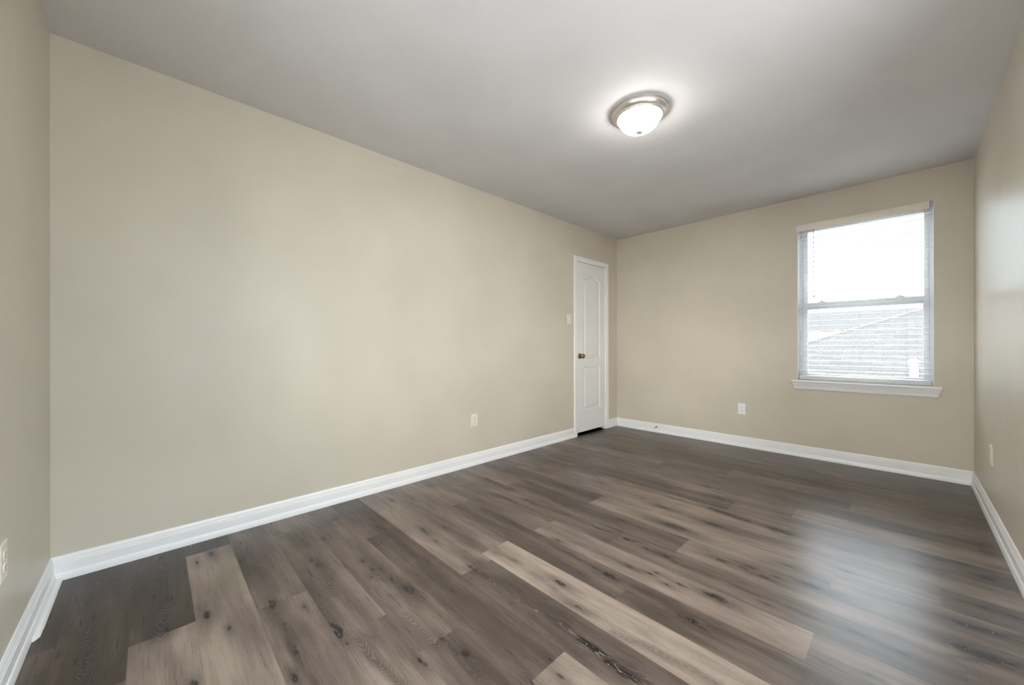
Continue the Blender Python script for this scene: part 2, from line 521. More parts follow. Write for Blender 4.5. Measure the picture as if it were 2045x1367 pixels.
KNOTS = {
    'B1': [(1140, 310, .5, 1), (890, 527, .6, .8), (1650, 60, .8, 1), (1700, 490, .5, 1), (1590, 300, .4, 1), (1060, 795, .7, .5),
           (780, 830, .4, .6), (900, 1040, .5, .8), (1700, 800, .5, .9), (550, 1085, .3, .6)],
    'B2': [(310, 235, .7, 1), (270, 762, .7, 1), (465, 878, .4, .9), (835, 672, .9, 1), (1110, 695, .4, 1), (945, 840, .4, .6),
           (1380, 900, 1.2, 1.2), (1240, 335, .8, 1), (1170, 290, .5, .8), (1265, 115, .4, .9), (1610, 300, .5, .9), (1030, 1310, .6, 1),
           (1145, 160, .4, .6), (565, 148, .5, .9), (770, 265, .6, .5), (1700, 375, .4, .9), (190, 312, .6, .7), (1040, 1090, .6, .6),
           (600, 290, .4, .5), (1480, 1010, .4, .7), (160, 1355, .7, .8)],
    'B3': [(757, 498, 1.1, 1.2), (430, 315, .4, 1), (505, 315, .5, .8), (420, 385, .5, .8), (595, 400, .5, .9), (915, 235, .5, .9),
           (1060, 650, .4, .9), (1155, 510, .4, .6), (1275, 1085, .7, 1), (1320, 295, .5, .9), (440, 930, .5, .5), (850, 1140, .5, .7),
           (1715, 230, .4, .7), (1890, 735, .3, .8), (1540, 110, .3, .6), (740, 130, .4, .7), (930, 1165, .5, .6), (1050, 945, .5, .8),
           (1690, 630, .35, .6), (1340, 600, .5, .35), (590, 555, .35, .5)],
    'B4': [(540, 442, .7, 1.1), (700, 660, .7, .8), (1000, 380, .9, 1.1), (960, 350, .6, .9), (1140, 40, .7, 1), (525, 55, .4, 1),
           (1165, 290, .5, .8), (1350, 350, .4, .9), (1425, 350, .5, .7), (1510, 455, .5, .7), (1650, 460, .5, .8), (1940, 560, 1.0, 1.2),
           (2000, 590, .8, 1.2), (735, 955, .8, 1.2), (800, 1000, .8, 1.1), (870, 1045, .9, 1.2), (990, 1170, .8, 1.1), (1115, 1262, .8, 1.2),
           (1200, 1300, .7, 1), (445, 1135, .6, .6), (530, 1280, .7, .5), (1310, 890, .6, .4), (1320, 125, .6, .8), (1510, 195, .7, .9),
           (1735, 795, .6, .9), (1830, 850, .5, .9), (710, 350, .4, .7), (410, 585, .3, .6), (300, 735, .3, .8), (850, 300, .6, .8),
           (1210, 60, .5, .8), (1600, 725, .6, .6), (280, 1345, .5, .7), (1130, 945, .4, .5), (690, 815, .3, .6)],
    'B5': [(225, 255, 1.0, 1.2), (115, 60, .5, 1), (640, 85, .7, 1), (720, 112, .8, 1), (800, 140, .9, 1.1), (930, 185, .8, 1),
           (640, 240, .7, 1), (1300, 295, .9, 1.1), (1400, 330, .7, .6), (1010, 675, .5, .8), (720, 605, .5, .9), (1140, 770, .6, .7),
           (1650, 870, .7, .9), (430, 1230, .8, 1), (530, 1300, .6, .8), (300, 850, .6, .8), (1210, 1065, .3, .6), (940, 680, .35, .9),
           (1290, 780, .5, .5), (320, 280, .6, .7), (1370, 650, .5, .4), (150, 565, .6, .6)],
    'B6': [(430, 490, .8, 1), (490, 560, .8, 1.1), (890, 582, .7, 1), (1080, 555, .4, 1), (605, 308, .4, 1), (790, 295, .6, .7),
           (945, 180, .5, .9), (1460, 115, .7, 1), (1650, 207, .7, 1), (1850, 147, .5, .9), (1625, 298, .7, 1.1), (1400, 250, .6, .6),
           (1275, 187, .4, .7), (1830, 305, .5, .8), (1890, 320, .5, .7), (1380, 495, .3, .8), (1000, 680, .5, .7), (845, 318, .5, .6),
           (1690, 215, .5, .8), (1560, 280, .5, .6), (925, 400, .4, .5), (1425, 425, .3, .6), (1550, 790, .3, .5), (1710, 850, .4, .6)],
    'B7': [(290, 300, 1, 1), (470, 368, .7, 1), (590, 272, .9, 1), (640, 285, .6, .9), (1070, 267, .7, 1), (940, 283, .4, .8),
           (890, 563, .4, 1), (260, 555, .5, .9), (850, 480, .5, .8), (1470, 782, .6, 1), (1030, 490, .4, .8), (1350, 383, .4, .9),
           (1385, 413, .5, 1), (770, 750, .3, .8), (720, 660, .4, .6), (600, 848, .5, .9), (720, 893, .6, 1), (1095, 902, .4, .7),
           (1090, 970, .3, .8), (1490, 597, .4, .8), (1870, 595, .6, .9), (2010, 705, .6, 1), (1990, 652, .4, .7), (1880, 455, .5, .7),
           (1790, 495, .4, .6), (1290, 700, .6, .5), (230, 715, .5, 1), (620, 620, .4, .6), (840, 690, .6, .6), (1000, 125, .5, .8),
           (1040, 140, .3, .8), (830, 142, .5, .7), (1690, 210, .6, .6), (460, 315, .4, .7), (380, 450, .4, .5)],
    'B8': [(380, 163, .7, .9), (500, 157, .5, .9), (440, 210, 1.0, 1.1), (360, 195, .7, .8), (430, 248, .7, 1), (740, 278, .8, 1.1),
           (50, 330, .6, 1), (150, 415, .8, 1.1), (1700, 355, .5, 1.1), (1120, 255, .4, .8), (1330, 345, .6, .5), (1720, 570, .4, .9),
           (600, 347, .5, .8), (1040, 540, .3, .7), (820, 160, .6, .5), (1520, 375, .6, .5), (1430, 240, .5, .5), (1820, 340, .8, .8),
           (1000, 400, .7, .5), (380, 90, .6, .8), (300, 80, .5, .5), (250, 390, .5, .4), (1850, 400, .8, .6)],
    'C3': [(1640, 1190, .9, 1.1), (1780, 1230, .6, 1), (1600, 1042, .6, 1), (990, 1080, .7, .9), (1440, 680, .35, 1),
           (1300, 545, .9, 1), (1180, 520, .8, .8), (1720, 1075, .5, .9), (940, 745, .4, .7), (1070, 1310, .3, .8), (1240, 1190, .6, .8),
           (1340, 715, .5, .7), (1700, 780, .6, .9), (1690, 945, .4, .6), (1560, 700, .7, .6), (1880, 1000, .6, .6)]}
# dark streaks along the grain: crop, from, to, half width, strength
STREAKS = [
    ('B4', -190, 268, 1340, 1345, .045, .50),
    ('B7', 215, 280, 560, 400, .022, .55), ('B7', 480, 370, 1100, 560, .022, .5), ('B7', 1100, 560, 1900, 800, .022, .5),
    ('B5', 540, 65, 1060, 225, .020, .7), ('B5', 1210, 285, 1950, 480, .022, .55), ('B8', 320, 190, 570, 238, .03, .7),
    ('B8', 1450, 630, 2040, 750, .035, .6), ('B4', 560, 140, 1010, 385, .010, .7), ('B4', 1000, 380, 1500, 600, .022, .45),
    ('B6', 680, 225, 1080, 430, .022, .4), ('B7', 480, 230, 760, 325, .025, .55), ('B4', 690, 920, 1320, 1340, .022, .75),
    ('B7', 210, 710, 980, 1005, .010, .6), ('B5', 0, 520, 560, 745, .012, .5), ('B5', 880, 870, 1600, 1165, .012, .5),
    ('B7', 100, 430, 500, 570, .018, .4), ('B7', 500, 575, 930, 690, .018, .45), ('B8', 0, 100, 540, 145, .03, .45),
    ('B6', 350, 440, 700, 720, .018, .4), ('B6', 700, 720, 900, 860, .012, .5), ('B4', 380, 640, 480, 780, .015, .5),
    ('B1', 1700, 60, 1600, 840, .040, .45), ('B1', 960, 200, 880, 1340, .030, .4), ('B2', 580, 170, 860, 560, .02, .35),
    ('B2', 920, 870, 1180, 1367, .015, .5), ('B4', 1130, 40, 1500, 195, .016, .5), ('B4', 1500, 195, 2040, 420, .010, .4),
    ('B5', 170, 1080, 600, 1340, .012, .5), ('B3', 1000, 930, 1340, 1260, .010, .35), ('B3', 240, 940, 660, 1340, .012, .35),
    ('B8', 0, 230, 280, 300, .02, .4), ('B8', 640, 350, 1090, 470, .02, .35), ('B8', 1080, 540, 1500, 640, .03, .4),
    ('B8', 880, 180, 1930, 330, .035, .4), ('B8', 1090, 290, 1990, 470, .03, .35), ('C3', 1230, 1180, 1900, 1260, .02, .5),
    ('B7', 1150, 200, 2040, 390, .03, .35), ('B7', 1480, 500, 2040, 640, .025, .35), ('B7', 800, 310, 1500, 500, .02, .35),
    ('C3', 1500, 740, 1860, 800, .025, .45), ('C3', 1520, 1030, 1914, 1110, .02, .45), ('B5', 560, 930, 770, 1030, .012, .7)]
# cathedral grain: crop, from, to, half width, strength, wave length of the closed eyes (0 = plain nested arches)
ARCHES = [
    ('B1', 1690, 460, 1660, 870, .060, 1.0, 0), ('B1', 1680, 60, 1690, 470, .040, .8, .18), ('B1', 890, 540, 890, 1340, .032, .9, 0),
    ('B2', 590, 190, 860, 570, .035, .8, 0), ('B2', 1240, 360, 1370, 580, .050, .8, 0), ('B3', 440, 350, 720, 490, .035, .8, .25),
    ('B3', 760, 520, 830, 660, .060, .6, 0), ('B3', 270, 960, 700, 1363, .032, 1.0, 0), ('B3', 740, 740, 1010, 980, .055, .8, 0),
    ('B3', 1010, 920, 1380, 1290, .020, .8, .3), ('B3', 1320, 290, 2045, 780, .042, 1.0, .55), ('B4', 300, 620, 720, 950, .036, 1.0, .55),
    ('B4', 720, 950, 1340, 1363, .050, 1.0, .6), ('B4', 1040, 890, 2000, 1350, .030, .8, 0), ('B4', 300, 340, 480, 490, .025, .8, 0),
    ('B4', 1480, 660, 1880, 880, .022, .9, .35), ('B4', 1120, 30, 1560, 210, .026, .8, .4), ('B4', 1640, 270, 2040, 420, .022, .7, .4),
    ('B5', 150, 1090, 600, 1340, .024, .8, .4), ('B5', 0, 500, 300, 640, .024, .7, .4), ('B5', 480, 700, 1000, 920, .018, .6, .3),
    ('B6', 280, 340, 500, 560, .030, .7, .3), ('B6', 660, 690, 940, 900, .022, .8, .35), ('B2', 1200, 520, 1300, 800, .03, .6, 0),
    ('B7', 640, 850, 980, 1010, .016, .7, .3), ('B2', 1560, 930, 1725, 990, .02, .6, .06), ('B3', 1850, 340, 2040, 470, .02, .7, 0)]

feat = {}


def row_of(y):
    return int(math.floor((y - Y0) / ROW)) + 1


def add_feat(kind, crop, pts, rest):
    P = [floor_pt(crop, *p) for p in pts]
    ym = sum(p[1] for p in P) / len(P)
    feat.setdefault(row_of(ym), []).append((kind, P, rest))


for cr, ks in KNOTS.items():
    for x, y, s, d in ks:
        add_feat('k', cr, [(x, y)], (s, d))
for cr, x0_, y0_, x1_, y1_, hw, st in STREAKS:
    add_feat('s', cr, [(x0_, y0_), (x1_, y1_)], (hw, st))
for cr, x0_, y0_, x1_, y1_, hw, st, wl in ARCHES:
    add_feat('a', cr, [(x0_, y0_), (x1_, y1_)], (hw, st, wl))

rng = np.random.default_rng(7)
FX0, FX1 = -0.75, W + 0.001
NU = int(round((FX1 - FX0) / SU))
us = np.linspace(FX0, FX1, NU + 1)
co_all, face_all, tone_all, rnd_all = [], [], [], []
att = {k: [] for k in ('knot', 'core', 'ring', 'arch', 'seam')}
base = 0
for r in range(0, 27):
    y_lo = max(Y0 + ROW * (r - 1), -0.001)
    y_hi = min(Y0 + ROW * r, L + 0.001)
    vs_ = np.linspace(y_lo, y_hi, NV + 1)
    U, V = np.meshgrid(us, vs_)                         # (NV+1, NU+1)
    joints, tones = ROWS[r]
    jx = np.array([us[np.argmin(abs(us - j))] for j in joints])
    seam = np.minimum(V - y_lo, y_hi - V)
    for j in jx:
        seam = np.minimum(seam, abs(U - j))
    knot = np.zeros_like(U)
    core = np.zeros_like(U)
    arch = np.zeros_like(U)
    yc = (y_lo + y_hi) / 2
    ring = (V - yc) * 60.0
    for kind, P, rest in feat.get(r, []):
        if kind == 'k':
            (x, y), (s, d) = P[0], rest
            y = min(max(y, y_lo + .012), y_hi - .012)
            s, d = (s * 1.45, d * 1.35) if y > 2.3 else (s, d * 1.1)
            a, b = 0.040 * s, 0.0165 * min(s, 1.1)
            wob = 1 + .25 * np.sin(U * 90 + x * 50) + .25 * np.sin(V * 160 + y * 70)
            q = ((U - x) / a) ** 2 * wob + ((V - y) / b) ** 2
            core = np.maximum(core, d * np.exp(-q * 1.2))
            q2 = ((U - x) / (a * 3.2)) ** 2 + ((V - y) / (b * 2.2)) ** 2
            knot = np.maximum(knot, 0.55 * d * np.exp(-q2))
            ring = ring + 2.2 * d * np.sign(V - y + 1e-6) * np.exp(-((U - x) / (a * 2.2)) ** 2) * np.exp(-abs(V - y) / (b * 1.6))
            arch = np.maximum(arch, .5 * d * np.exp(-((U - x) / (a * 2.2)) ** 2 - ((V - y) / (b * 2.2)) ** 2))
        else:
            (xa, ya), (xb, yb) = P
            if xb < xa:
                xa, ya, xb, yb = xb, yb, xa, ya
            t = np.clip((U - xa) / max(xb - xa, 1e-3), 0, 1)
            wig = 0.004 * np.sin(U * 17 + xa * 9) + 0.003 * np.sin(U * 41 + ya * 13)
            mid = ya + (yb - ya) * t + wig
            mid = np.clip(mid, y_lo + .01, y_hi - .01)
            out = np.maximum(np.maximum(xa - U, U - xb), 0)
            if kind == 's':
                hw, st = rest
                m = np.exp(-((V - mid) / (hw * 1.1)) ** 2) * np.exp(-(out / .05) ** 2)
                m = m * (.75 + .25 * np.sin(U * 23 + xa * 31))
                knot = np.maximum(knot, min(1.5 * st, 1.0) * m)
            else:
                hw, st, wl = rest
                hw = hw * .78
                dv = (V - mid) / hw
                m = np.exp(-(abs(dv) / 1.05) ** 4) * np.exp(-(out / .03) ** 2)
                ad = np.sqrt(dv ** 2 + .02)
                if wl:
                    f = ad ** 1.6 * 4.2 + 1.7 * np.cos((U - xa) * 2 * np.pi / wl)
                else:
                    f = ((U - xa) + .012 * np.sin(U * 19 + ya * 40)) / .0215 + ad ** 1.4 * 2.5 * hw / .0215
                f = f + .22 * np.sin(U * 61 + V * 50) + .15 * np.sin(V * 190 + U * 33)
                ring = np.where(st * m > arch, f, ring)
                arch = np.maximum(arch, st * m)
                knot = np.maximum(knot, .35 * st * m * np.exp(-(dv / .6) ** 2))
    n = U.size
    co = np.zeros((n, 3))
    co[:, 0] = U.ravel()
    co[:, 1] = V.ravel()
    idx = np.arange(n).reshape(U.shape) + base
    q = np.stack([idx[:-1, :-1], idx[:-1, 1:], idx[1:, 1:], idx[1:, :-1]], -1).reshape(-1, 4)
    uc = (us[:-1] + us[1:]) / 2
    pl = np.searchsorted(jx, uc)
    tone_row = np.array(tones)[pl]
    rnd_row = rng.random(len(tones))[pl]
    tone_all.append(np.tile(tone_row, NV))
    rnd_all.append(np.tile(rnd_row, NV))
    co_all.append(co)
    face_all.append(q)
    for k, a in (('knot', knot), ('core', core), ('ring', ring), ('arch', arch), ('seam', np.minimum(seam, .02))):
        att[k].append(a.ravel())
    base += n
co = np.concatenate(co_all)
qs = np.concatenate(face_all)
me = bpy.data.meshes.new('floor')
me.vertices.add(len(co))
me.vertices.foreach_set('co', co.ravel())
me.loops.add(qs.size)
me.loops.foreach_set('vertex_index', qs.ravel().astype(np.int32))
me.polygons.add(len(qs))
me.polygons.foreach_set('loop_start', np.arange(0, qs.size, 4, dtype=np.int32))
me.update(calc_edges=True)
for k, a in att.items():
    at = me.attributes.new('grain_' + k, 'FLOAT', 'POINT')
    at.data.foreach_set('value', np.concatenate(a).astype(np.float32))
for k, a in (('board_tone', tone_all), ('board_random', rnd_all)):
    at = me.attributes.new(k, 'FLOAT', 'FACE')
    at.data.foreach_set('value', np.concatenate(a).astype(np.float32))


def floor_material():
    m, nt, bs = new_mat('grey_oak_vinyl_planks')

    def attr(n):
        return node(nt, 'ShaderNodeAttribute', attribute_name=n).outputs['Fac']
    tone, rnd = attr('board_tone'), attr('board_random')
    knot, core, ring, arch, seam = (attr('grain_' + k) for k in ('knot', 'core', 'ring', 'arch', 'seam'))
    tc = node(nt, 'ShaderNodeTexCoord').outputs['Object']
    off = node(nt, 'ShaderNodeCombineXYZ', X=math_(nt, 'MULTIPLY', rnd, 37.0), Y=math_(nt, 'MULTIPLY', rnd, 11.0))
    p = node(nt, 'ShaderNodeVectorMath', operation='ADD', i0=tc, i1=off.outputs[0]).outputs[0]

    def noise(scale, stretch, detail=4.0, rough=.6, dist=0.0):
        mp = node(nt, 'ShaderNodeMapping', Vector=p, Scale=(scale / stretch, scale, scale))
        return node(nt, 'ShaderNodeTexNoise', Vector=mp.outputs[0], Scale=1.0, Detail=detail, Roughness=rough,
                    Distortion=dist).outputs[0]
    broad = noise(9, 7, 3.0)            # soft bands within a board
    patch = noise(5, 2.5, 3.0)          # cloudy limed patches
    fine = noise(160, 24, 4.0, .65)     # fibres
    pore = noise(420, 16, 2.0)          # short limed pores
    speck = noise(110, 1.6, 3.0, .7)
    band = noise(26, 16, 3.0)           # narrow streaks along the grain
    # value of the board
    v = math_(nt, 'ADD', tone, math_(nt, 'MULTIPLY', math_(nt, 'SUBTRACT', broad, .5), .85))
    v = math_(nt, 'ADD', v, math_(nt, 'MULTIPLY', math_(nt, 'SUBTRACT', patch, .5), .7))
    v = math_(nt, 'ADD', v, math_(nt, 'MULTIPLY', math_(nt, 'SUBTRACT', band, .5), .42))
    v = math_(nt, 'ADD', v, math_(nt, 'MULTIPLY', math_(nt, 'SUBTRACT', fine, .5), .34))
    v = math_(nt, 'ADD', v, math_(nt, 'MULTIPLY', math_(nt, 'SUBTRACT', speck, .5), .16))
    ramp = nt.nodes.new('ShaderNodeValToRGB')
    nt.links.new(v, ramp.inputs[0])
    e = ramp.color_ramp.elements
    e[0].position, e[0].color = 0.0, (0.0361, 0.0264, 0.0218, 1)
    e[1].position, e[1].color = 1.0, (0.3182, 0.2538, 0.2068, 1)
    for ps, cl in ((.28, (0.0662, 0.0490, 0.0407, 1)), (.52, (0.1269, 0.0972, 0.0805, 1)), (.75, (0.2071, 0.1621, 0.1326, 1))):
        el = ramp.color_ramp.elements.new(ps)
        el.color = cl
    c = ramp.outputs[0]
    # growth rings: pale limed lines between darker wood
    wob = math_(nt, 'MULTIPLY', math_(nt, 'SUBTRACT', noise(26, 4, 3.0), .5), 2.4)
    ph = math_(nt, 'MULTIPLY', math_(nt, 'ADD', ring, wob), 6.2832 * .9)
    s = math_(nt, 'SINE', ph)
    line = smooth(nt, s, 0.74, 1.0)
    brk = smooth(nt, noise(48, 4, 3.0), .40, .60)
    dk = math_(nt, 'MULTIPLY', smooth(nt, s, .6, -.6, .55, 1.0), math_(nt, 'MULTIPLY', arch, .42), clamp=True)
    c = mix_col(nt, dk, c, (0.034, 0.026, 0.023))
    lt = math_(nt, 'MULTIPLY', math_(nt, 'MULTIPLY', line, brk), math_(nt, 'MULTIPLY', arch, .44), clamp=True)
    # knots and streaks
    kn = math_(nt, 'MULTIPLY', knot, smooth(nt, noise(45, 12, 3.0), .25, .62, .62, 1.15), clamp=True)
    c = mix_col(nt, math_(nt, 'MULTIPLY', kn, .92), c, (0.028, 0.020, 0.017))
    cn = smooth(nt, math_(nt, 'MULTIPLY', core, smooth(nt, noise(70, 3, 4.0), .25, .75, .45, 1.5)), .24, .75)
    c = mix_col(nt, math_(nt, 'MULTIPLY', cn, .92), c, (0.010, 0.0075, 0.007))
    c = mix_col(nt, lt, c, (0.30, 0.262, 0.23))
    # bright filler in the middle of knots
    gl = math_(nt, 'MULTIPLY', smooth(nt, core, .62, .95), smooth(nt, noise(150, 1.5, 2.0), .60, .68))
    c = mix_col(nt, math_(nt, 'MULTIPLY', gl, .55), c, (0.5, 0.47, 0.43))
    # limed pores
    pr = math_(nt, 'MULTIPLY', smooth(nt, pore, .60, .74), .12)
    c = mix_col(nt, pr, c, (0.26, 0.228, 0.20))
    pd = math_(nt, 'MULTIPLY', smooth(nt, pore, .40, .28), .30)
    c = mix_col(nt, pd, c, (0.04, 0.031, 0.028))
    # board seams
    sm = smooth(nt, seam, 0.0, .0030, .16, 0.0)
    c = mix_col(nt, sm, c, (0.05, 0.04, 0.036))
    nt.links.new(c, bs.inputs['Base Color'])
    nt.links.new(smooth(nt, fine, .3, .7, .27, .34), bs.inputs['Roughness'])
    bs.inputs['Specular IOR Level'].default_value = 0.33
    hgt = math_(nt, 'ADD', math_(nt, 'MULTIPLY', fine, .6), math_(nt, 'MULTIPLY', pore, .4))
    b = node(nt, 'ShaderNodeBump', Strength=.12, Distance=.001, Height=hgt)
    nt.links.new(b.outputs[0], bs.inputs['Normal'])
    return m


me.materials.append(floor_material())
floor = link('floor', me)
structure(floor, 'grey-brown wood-look plank floor with dark knots', 'floor')

# ------------------------------------------------------------------ door
door = structure(empty('door_1', (0, (DY0 + DY1) / 2, 0)), 'narrow white two-panel closet door with a brass knob', 'door')
DC = (DY0 + DY1) / 2
# leaf: height field with two moulded panels
gy = np.arange(-0.2945, 0.2946, 0.0038)
gz = np.concatenate([np.arange(0.036, 2.027, 0.0048), [2.028]])
Yg, Zg = np.meshgrid(gy, gz)


def panel_sd(y, z, y0, y1, z0, z1, rise=0.0):
    """signed distance (approx, inside positive) to a panel outline with an arched top"""
    yc, hw = (y0 + y1) / 2, (y1 - y0) / 2
    u = (y - yc) / hw
    top = z1 + rise * np.clip(np.cos(np.clip(u / .80, -1, 1) * np.pi) * .5 + .5, 0, 1)
    return np.minimum(np.minimum(y - y0, y1 - y), np.minimum(z - z0, top - z))


def prof(sd):
    xs = [-1, 0, .006, .012, .020, .036, .040, 1]
    hs = [0, 0, -.0075, -.0095, -.0095, -.0025, -.0022, -.0022]
    return np.interp(sd, xs, hs)


yl0, yl1 = 4.022 - DC, 4.362 - DC
hgt = prof(panel_sd(Yg, Zg, yl0, yl1, 0.905, 1.845, 0.05)) + prof(panel_sd(Yg, Zg, yl0, yl1, 0.288, 0.795))
bm = bmesh.new()
ny, nz = len(gy), len(gz)
fv = [[bm.verts.new((-0.0035 + hgt[j, i], gy[i], gz[j])) for i in range(ny)] for j in range(nz)]
bv = [[bm.verts.new((-0.038, gy[i], gz[j])) for i in (0, ny - 1)] for j in (0, nz - 1)]
for j in range(nz - 1):
    for i in range(ny - 1):
        bm.faces.new((fv[j][i], fv[j][i + 1], fv[j + 1][i + 1], fv[j + 1][i]))
bm.faces.new((bv[0][0], bv[0][1], bv[1][1], bv[1][0]))
bm.faces.new([fv[0][i] for i in range(ny)] + [bv[0][1], bv[0][0]])
bm.faces.new([fv[nz - 1][i] for i in range(ny)] + [bv[1][1], bv[1][0]])
bm.faces.new([fv[j][0] for j in range(nz)] + [bv[1][0], bv[0][0]])
bm.faces.new([fv[j][ny - 1] for j in range(nz)] + [bv[1][1], bv[0][1]])
leaf = finish(bm, 'door_leaf', M_DOOR, door, smooth_angle=50)
# knob
bm = bmesh.new()
lathe(bm, [(0, 0), (.033, 0), (.033, .003), (.030, .007), (.021, .010), (.013, .012), (.0115, .018), (.0115, .026), (.014, .030),
           (.022, .034), (.0265, .042), (.0275, .050), (.0255, .058), (.019, .064), (.010, .0665), (0, .067)], 40, 'x',
      (-0.0035, 3.940 - DC, 0.930))
kn = finish(bm, 'door_knob', M_BRASS, leaf, smooth_angle=40)
kn['label'] = 'antique brass door knob'
# jamb and casing
bm = bmesh.new()
for a, b in (((-T, -0.2985, 0.0), (-0.0015, -0.2955, DZ)), ((-T, 0.2955, 0.0), (-0.0015, 0.2985, DZ)),
             ((-T, -0.2985, DZ - .001), (-0.0015, 0.2985, DZ + .0005))):
    box(bm, a, b)
finish(bm, 'door_jamb', M_TRIM, door)
bm = bmesh.new()
hw = (DY1 - DY0) / 2
CP = [(0, 0), (0.0095, 0.0), (0.0115, .004), (0.010, .012), (0.0115, .022), (0.0150, .034), (0.0165, .046), (0.0165, .053), (0.014, .056), (0, .056)]
sweep(bm, CP, [lambda t, s: (t, -hw - s, 0), lambda t, s: (t, -hw - s, DZ + s), lambda t, s: (t, hw + s, DZ + s),
               lambda t, s: (t, hw + s, 0)])
finish(bm, 'door_casing', M_TRIM, door, smooth_angle=30)
for z in (1.765, 1.045, 0.31):
    bm = bmesh.new()
    lathe(bm, [(0, -.047), (.004, -.046), (.0062, -.042), (.0062, .042), (.004, .046), (0, .047)], 14, 'z', (0.0045, 0.2945, z))
    box(bm, (-0.0035, 0.262, z - .042), (-0.0022, 0.2945, z + .042))
    finish(bm, 'door_hinge', M_DOOR, door, smooth_angle=40)

# ------------------------------------------------------------------ window
win = structure(empty('window_1', ((WX0 + WX1) / 2, L, WZ0)), 'white single-hung window over the white sill', 'window')
WC = (WX0 + WX1) / 2


def wx(x):
    return x - WC


def wz(z):
    return z - WZ0


def frame_mesh(bm, x0, x1, z0, z1, y0, y1, wl, wr, wb, wt, bev=.002):
    box(bm, (wx(x0), y0, wz(z0)), (wx(x0 + wl), y1, wz(z1)), bev)
    box(bm, (wx(x1 - wr), y0, wz(z0)), (wx(x1), y1, wz(z1)), bev)
    box(bm, (wx(x0 + wl), y0, wz(z0)), (wx(x1 - wr), y1, wz(z0 + wb)), bev)
    box(bm, (wx(x0 + wl), y0, wz(z1 - wt)), (wx(x1 - wr), y1, wz(z1)), bev)


bm = bmesh.new()
frame_mesh(bm, WX0, WX1, WZ0 + .02, WZ1, .084, .15, .020, .020, .02, .022)
# inner stop bead of the frame
frame_mesh(bm, WX0 + .02, WX1 - .02, WZ0 + .04, WZ1 - .022, .128, .15, .007, .007, .01, .01, .001)
finish(bm, 'window_frame', M_VINYL, win, smooth_angle=30)
bm = bmesh.new()
frame_mesh(bm, WX0 + .0205, WX1 - .0205, 1.405, WZ1 - .0225, .112, .1275, .042, .030, .045, .034)
us_ = finish(bm, 'upper_sash', M_VINYL, win, smooth_angle=30)
bm = bmesh.new()
frame_mesh(bm, WX0 + .0205, WX1 - .0205, WZ0 + .041, 1.452, .088, .1115, .044, .036, .042, .064)
box(bm, (wx(WX0 + .03), .080, wz(1.432)), (wx(WX1 - .03), .089, wz(1.446)), .002)      # lift lip of the meeting rail
ls_ = finish(bm, 'lower_sash', M_VINYL, win, smooth_angle=30)
bm = bmesh.new()
box(bm, (wx(WX0 + .060), .119, wz(1.448)), (wx(WX1 - .048), .122, wz(WZ1 - .055)))
finish(bm, 'glass_pane', M_GLASS, us_)
bm = bmesh.new()
box(bm, (wx(WX0 + .062), .098, wz(WZ0 + .08)), (wx(WX1 - .054), .101, wz(1.391)))
finish(bm, 'glass_pane', M_GLASS, ls_)
for x in (2.09, 2.60):
    bm = bmesh.new()
    box(bm, (wx(x - .028), .086, wz(1.4515)), (wx(x + .028), .108, wz(1.459)), .002)
    lathe(bm, [(0, 0), (.011, 0), (.011, .007), (.008, .010), (0, .010)], 20, 'z', (wx(x), .098, wz(1.459)))
    box(bm, (wx(x - .004), .076, wz(1.461)), (wx(x + .030), .092, wz(1.467)), .002)
    finish(bm, 'sash_lock', M_VINYL, ls_, smooth_angle=40)
# white strips added on the reveal, in place of glare leaking past the slats
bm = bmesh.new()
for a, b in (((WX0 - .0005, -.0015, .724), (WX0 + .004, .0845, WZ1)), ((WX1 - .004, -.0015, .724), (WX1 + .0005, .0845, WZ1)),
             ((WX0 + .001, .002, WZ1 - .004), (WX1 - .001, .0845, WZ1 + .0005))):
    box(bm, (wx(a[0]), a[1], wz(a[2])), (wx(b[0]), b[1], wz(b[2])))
finish(bm, 'reveal_glare_strip', M_VINYL, win)
# stool with a tapering moulded apron
bm = bmesh.new()
SX0, SX1 = wx(1.880), wx(2.826)
prof_s = [(.0, .724, 0), (-.046, .724, 0), (-.050, .721, 0), (-.0505, .713, 0), (-.047, .7065, .001), (-.038, .705, .003), (-.036, .697, .004),
          (-.033, .688, .007), (-.026, .675, .010), (-.022, .664, .013), (-.020, .656, .0165), (-.020, .647, .018), (-.017, .640, .019), (0, .6365, .020)]
ringl = [[bm.verts.new((SX0 + i, y, wz(z))) for y, z, i in prof_s], [bm.verts.new((SX1 - i, y, wz(z))) for y, z, i in prof_s]]
n = len(prof_s)
for k in range(n):
    bm.faces.new((ringl[0][k], ringl[0][(k + 1) % n], ringl[1][(k + 1) % n], ringl[1][k]))
bm.faces.new(ringl[0])
bm.faces.new(ringl[1])
box(bm, (wx(WX0), -.001, wz(.7005)), (wx(WX1), .086, wz(.724)))
finish(bm, 'window_sill', M_TRIM, win, smooth_angle=30)

# two unseen windows, added only to fill the room with light


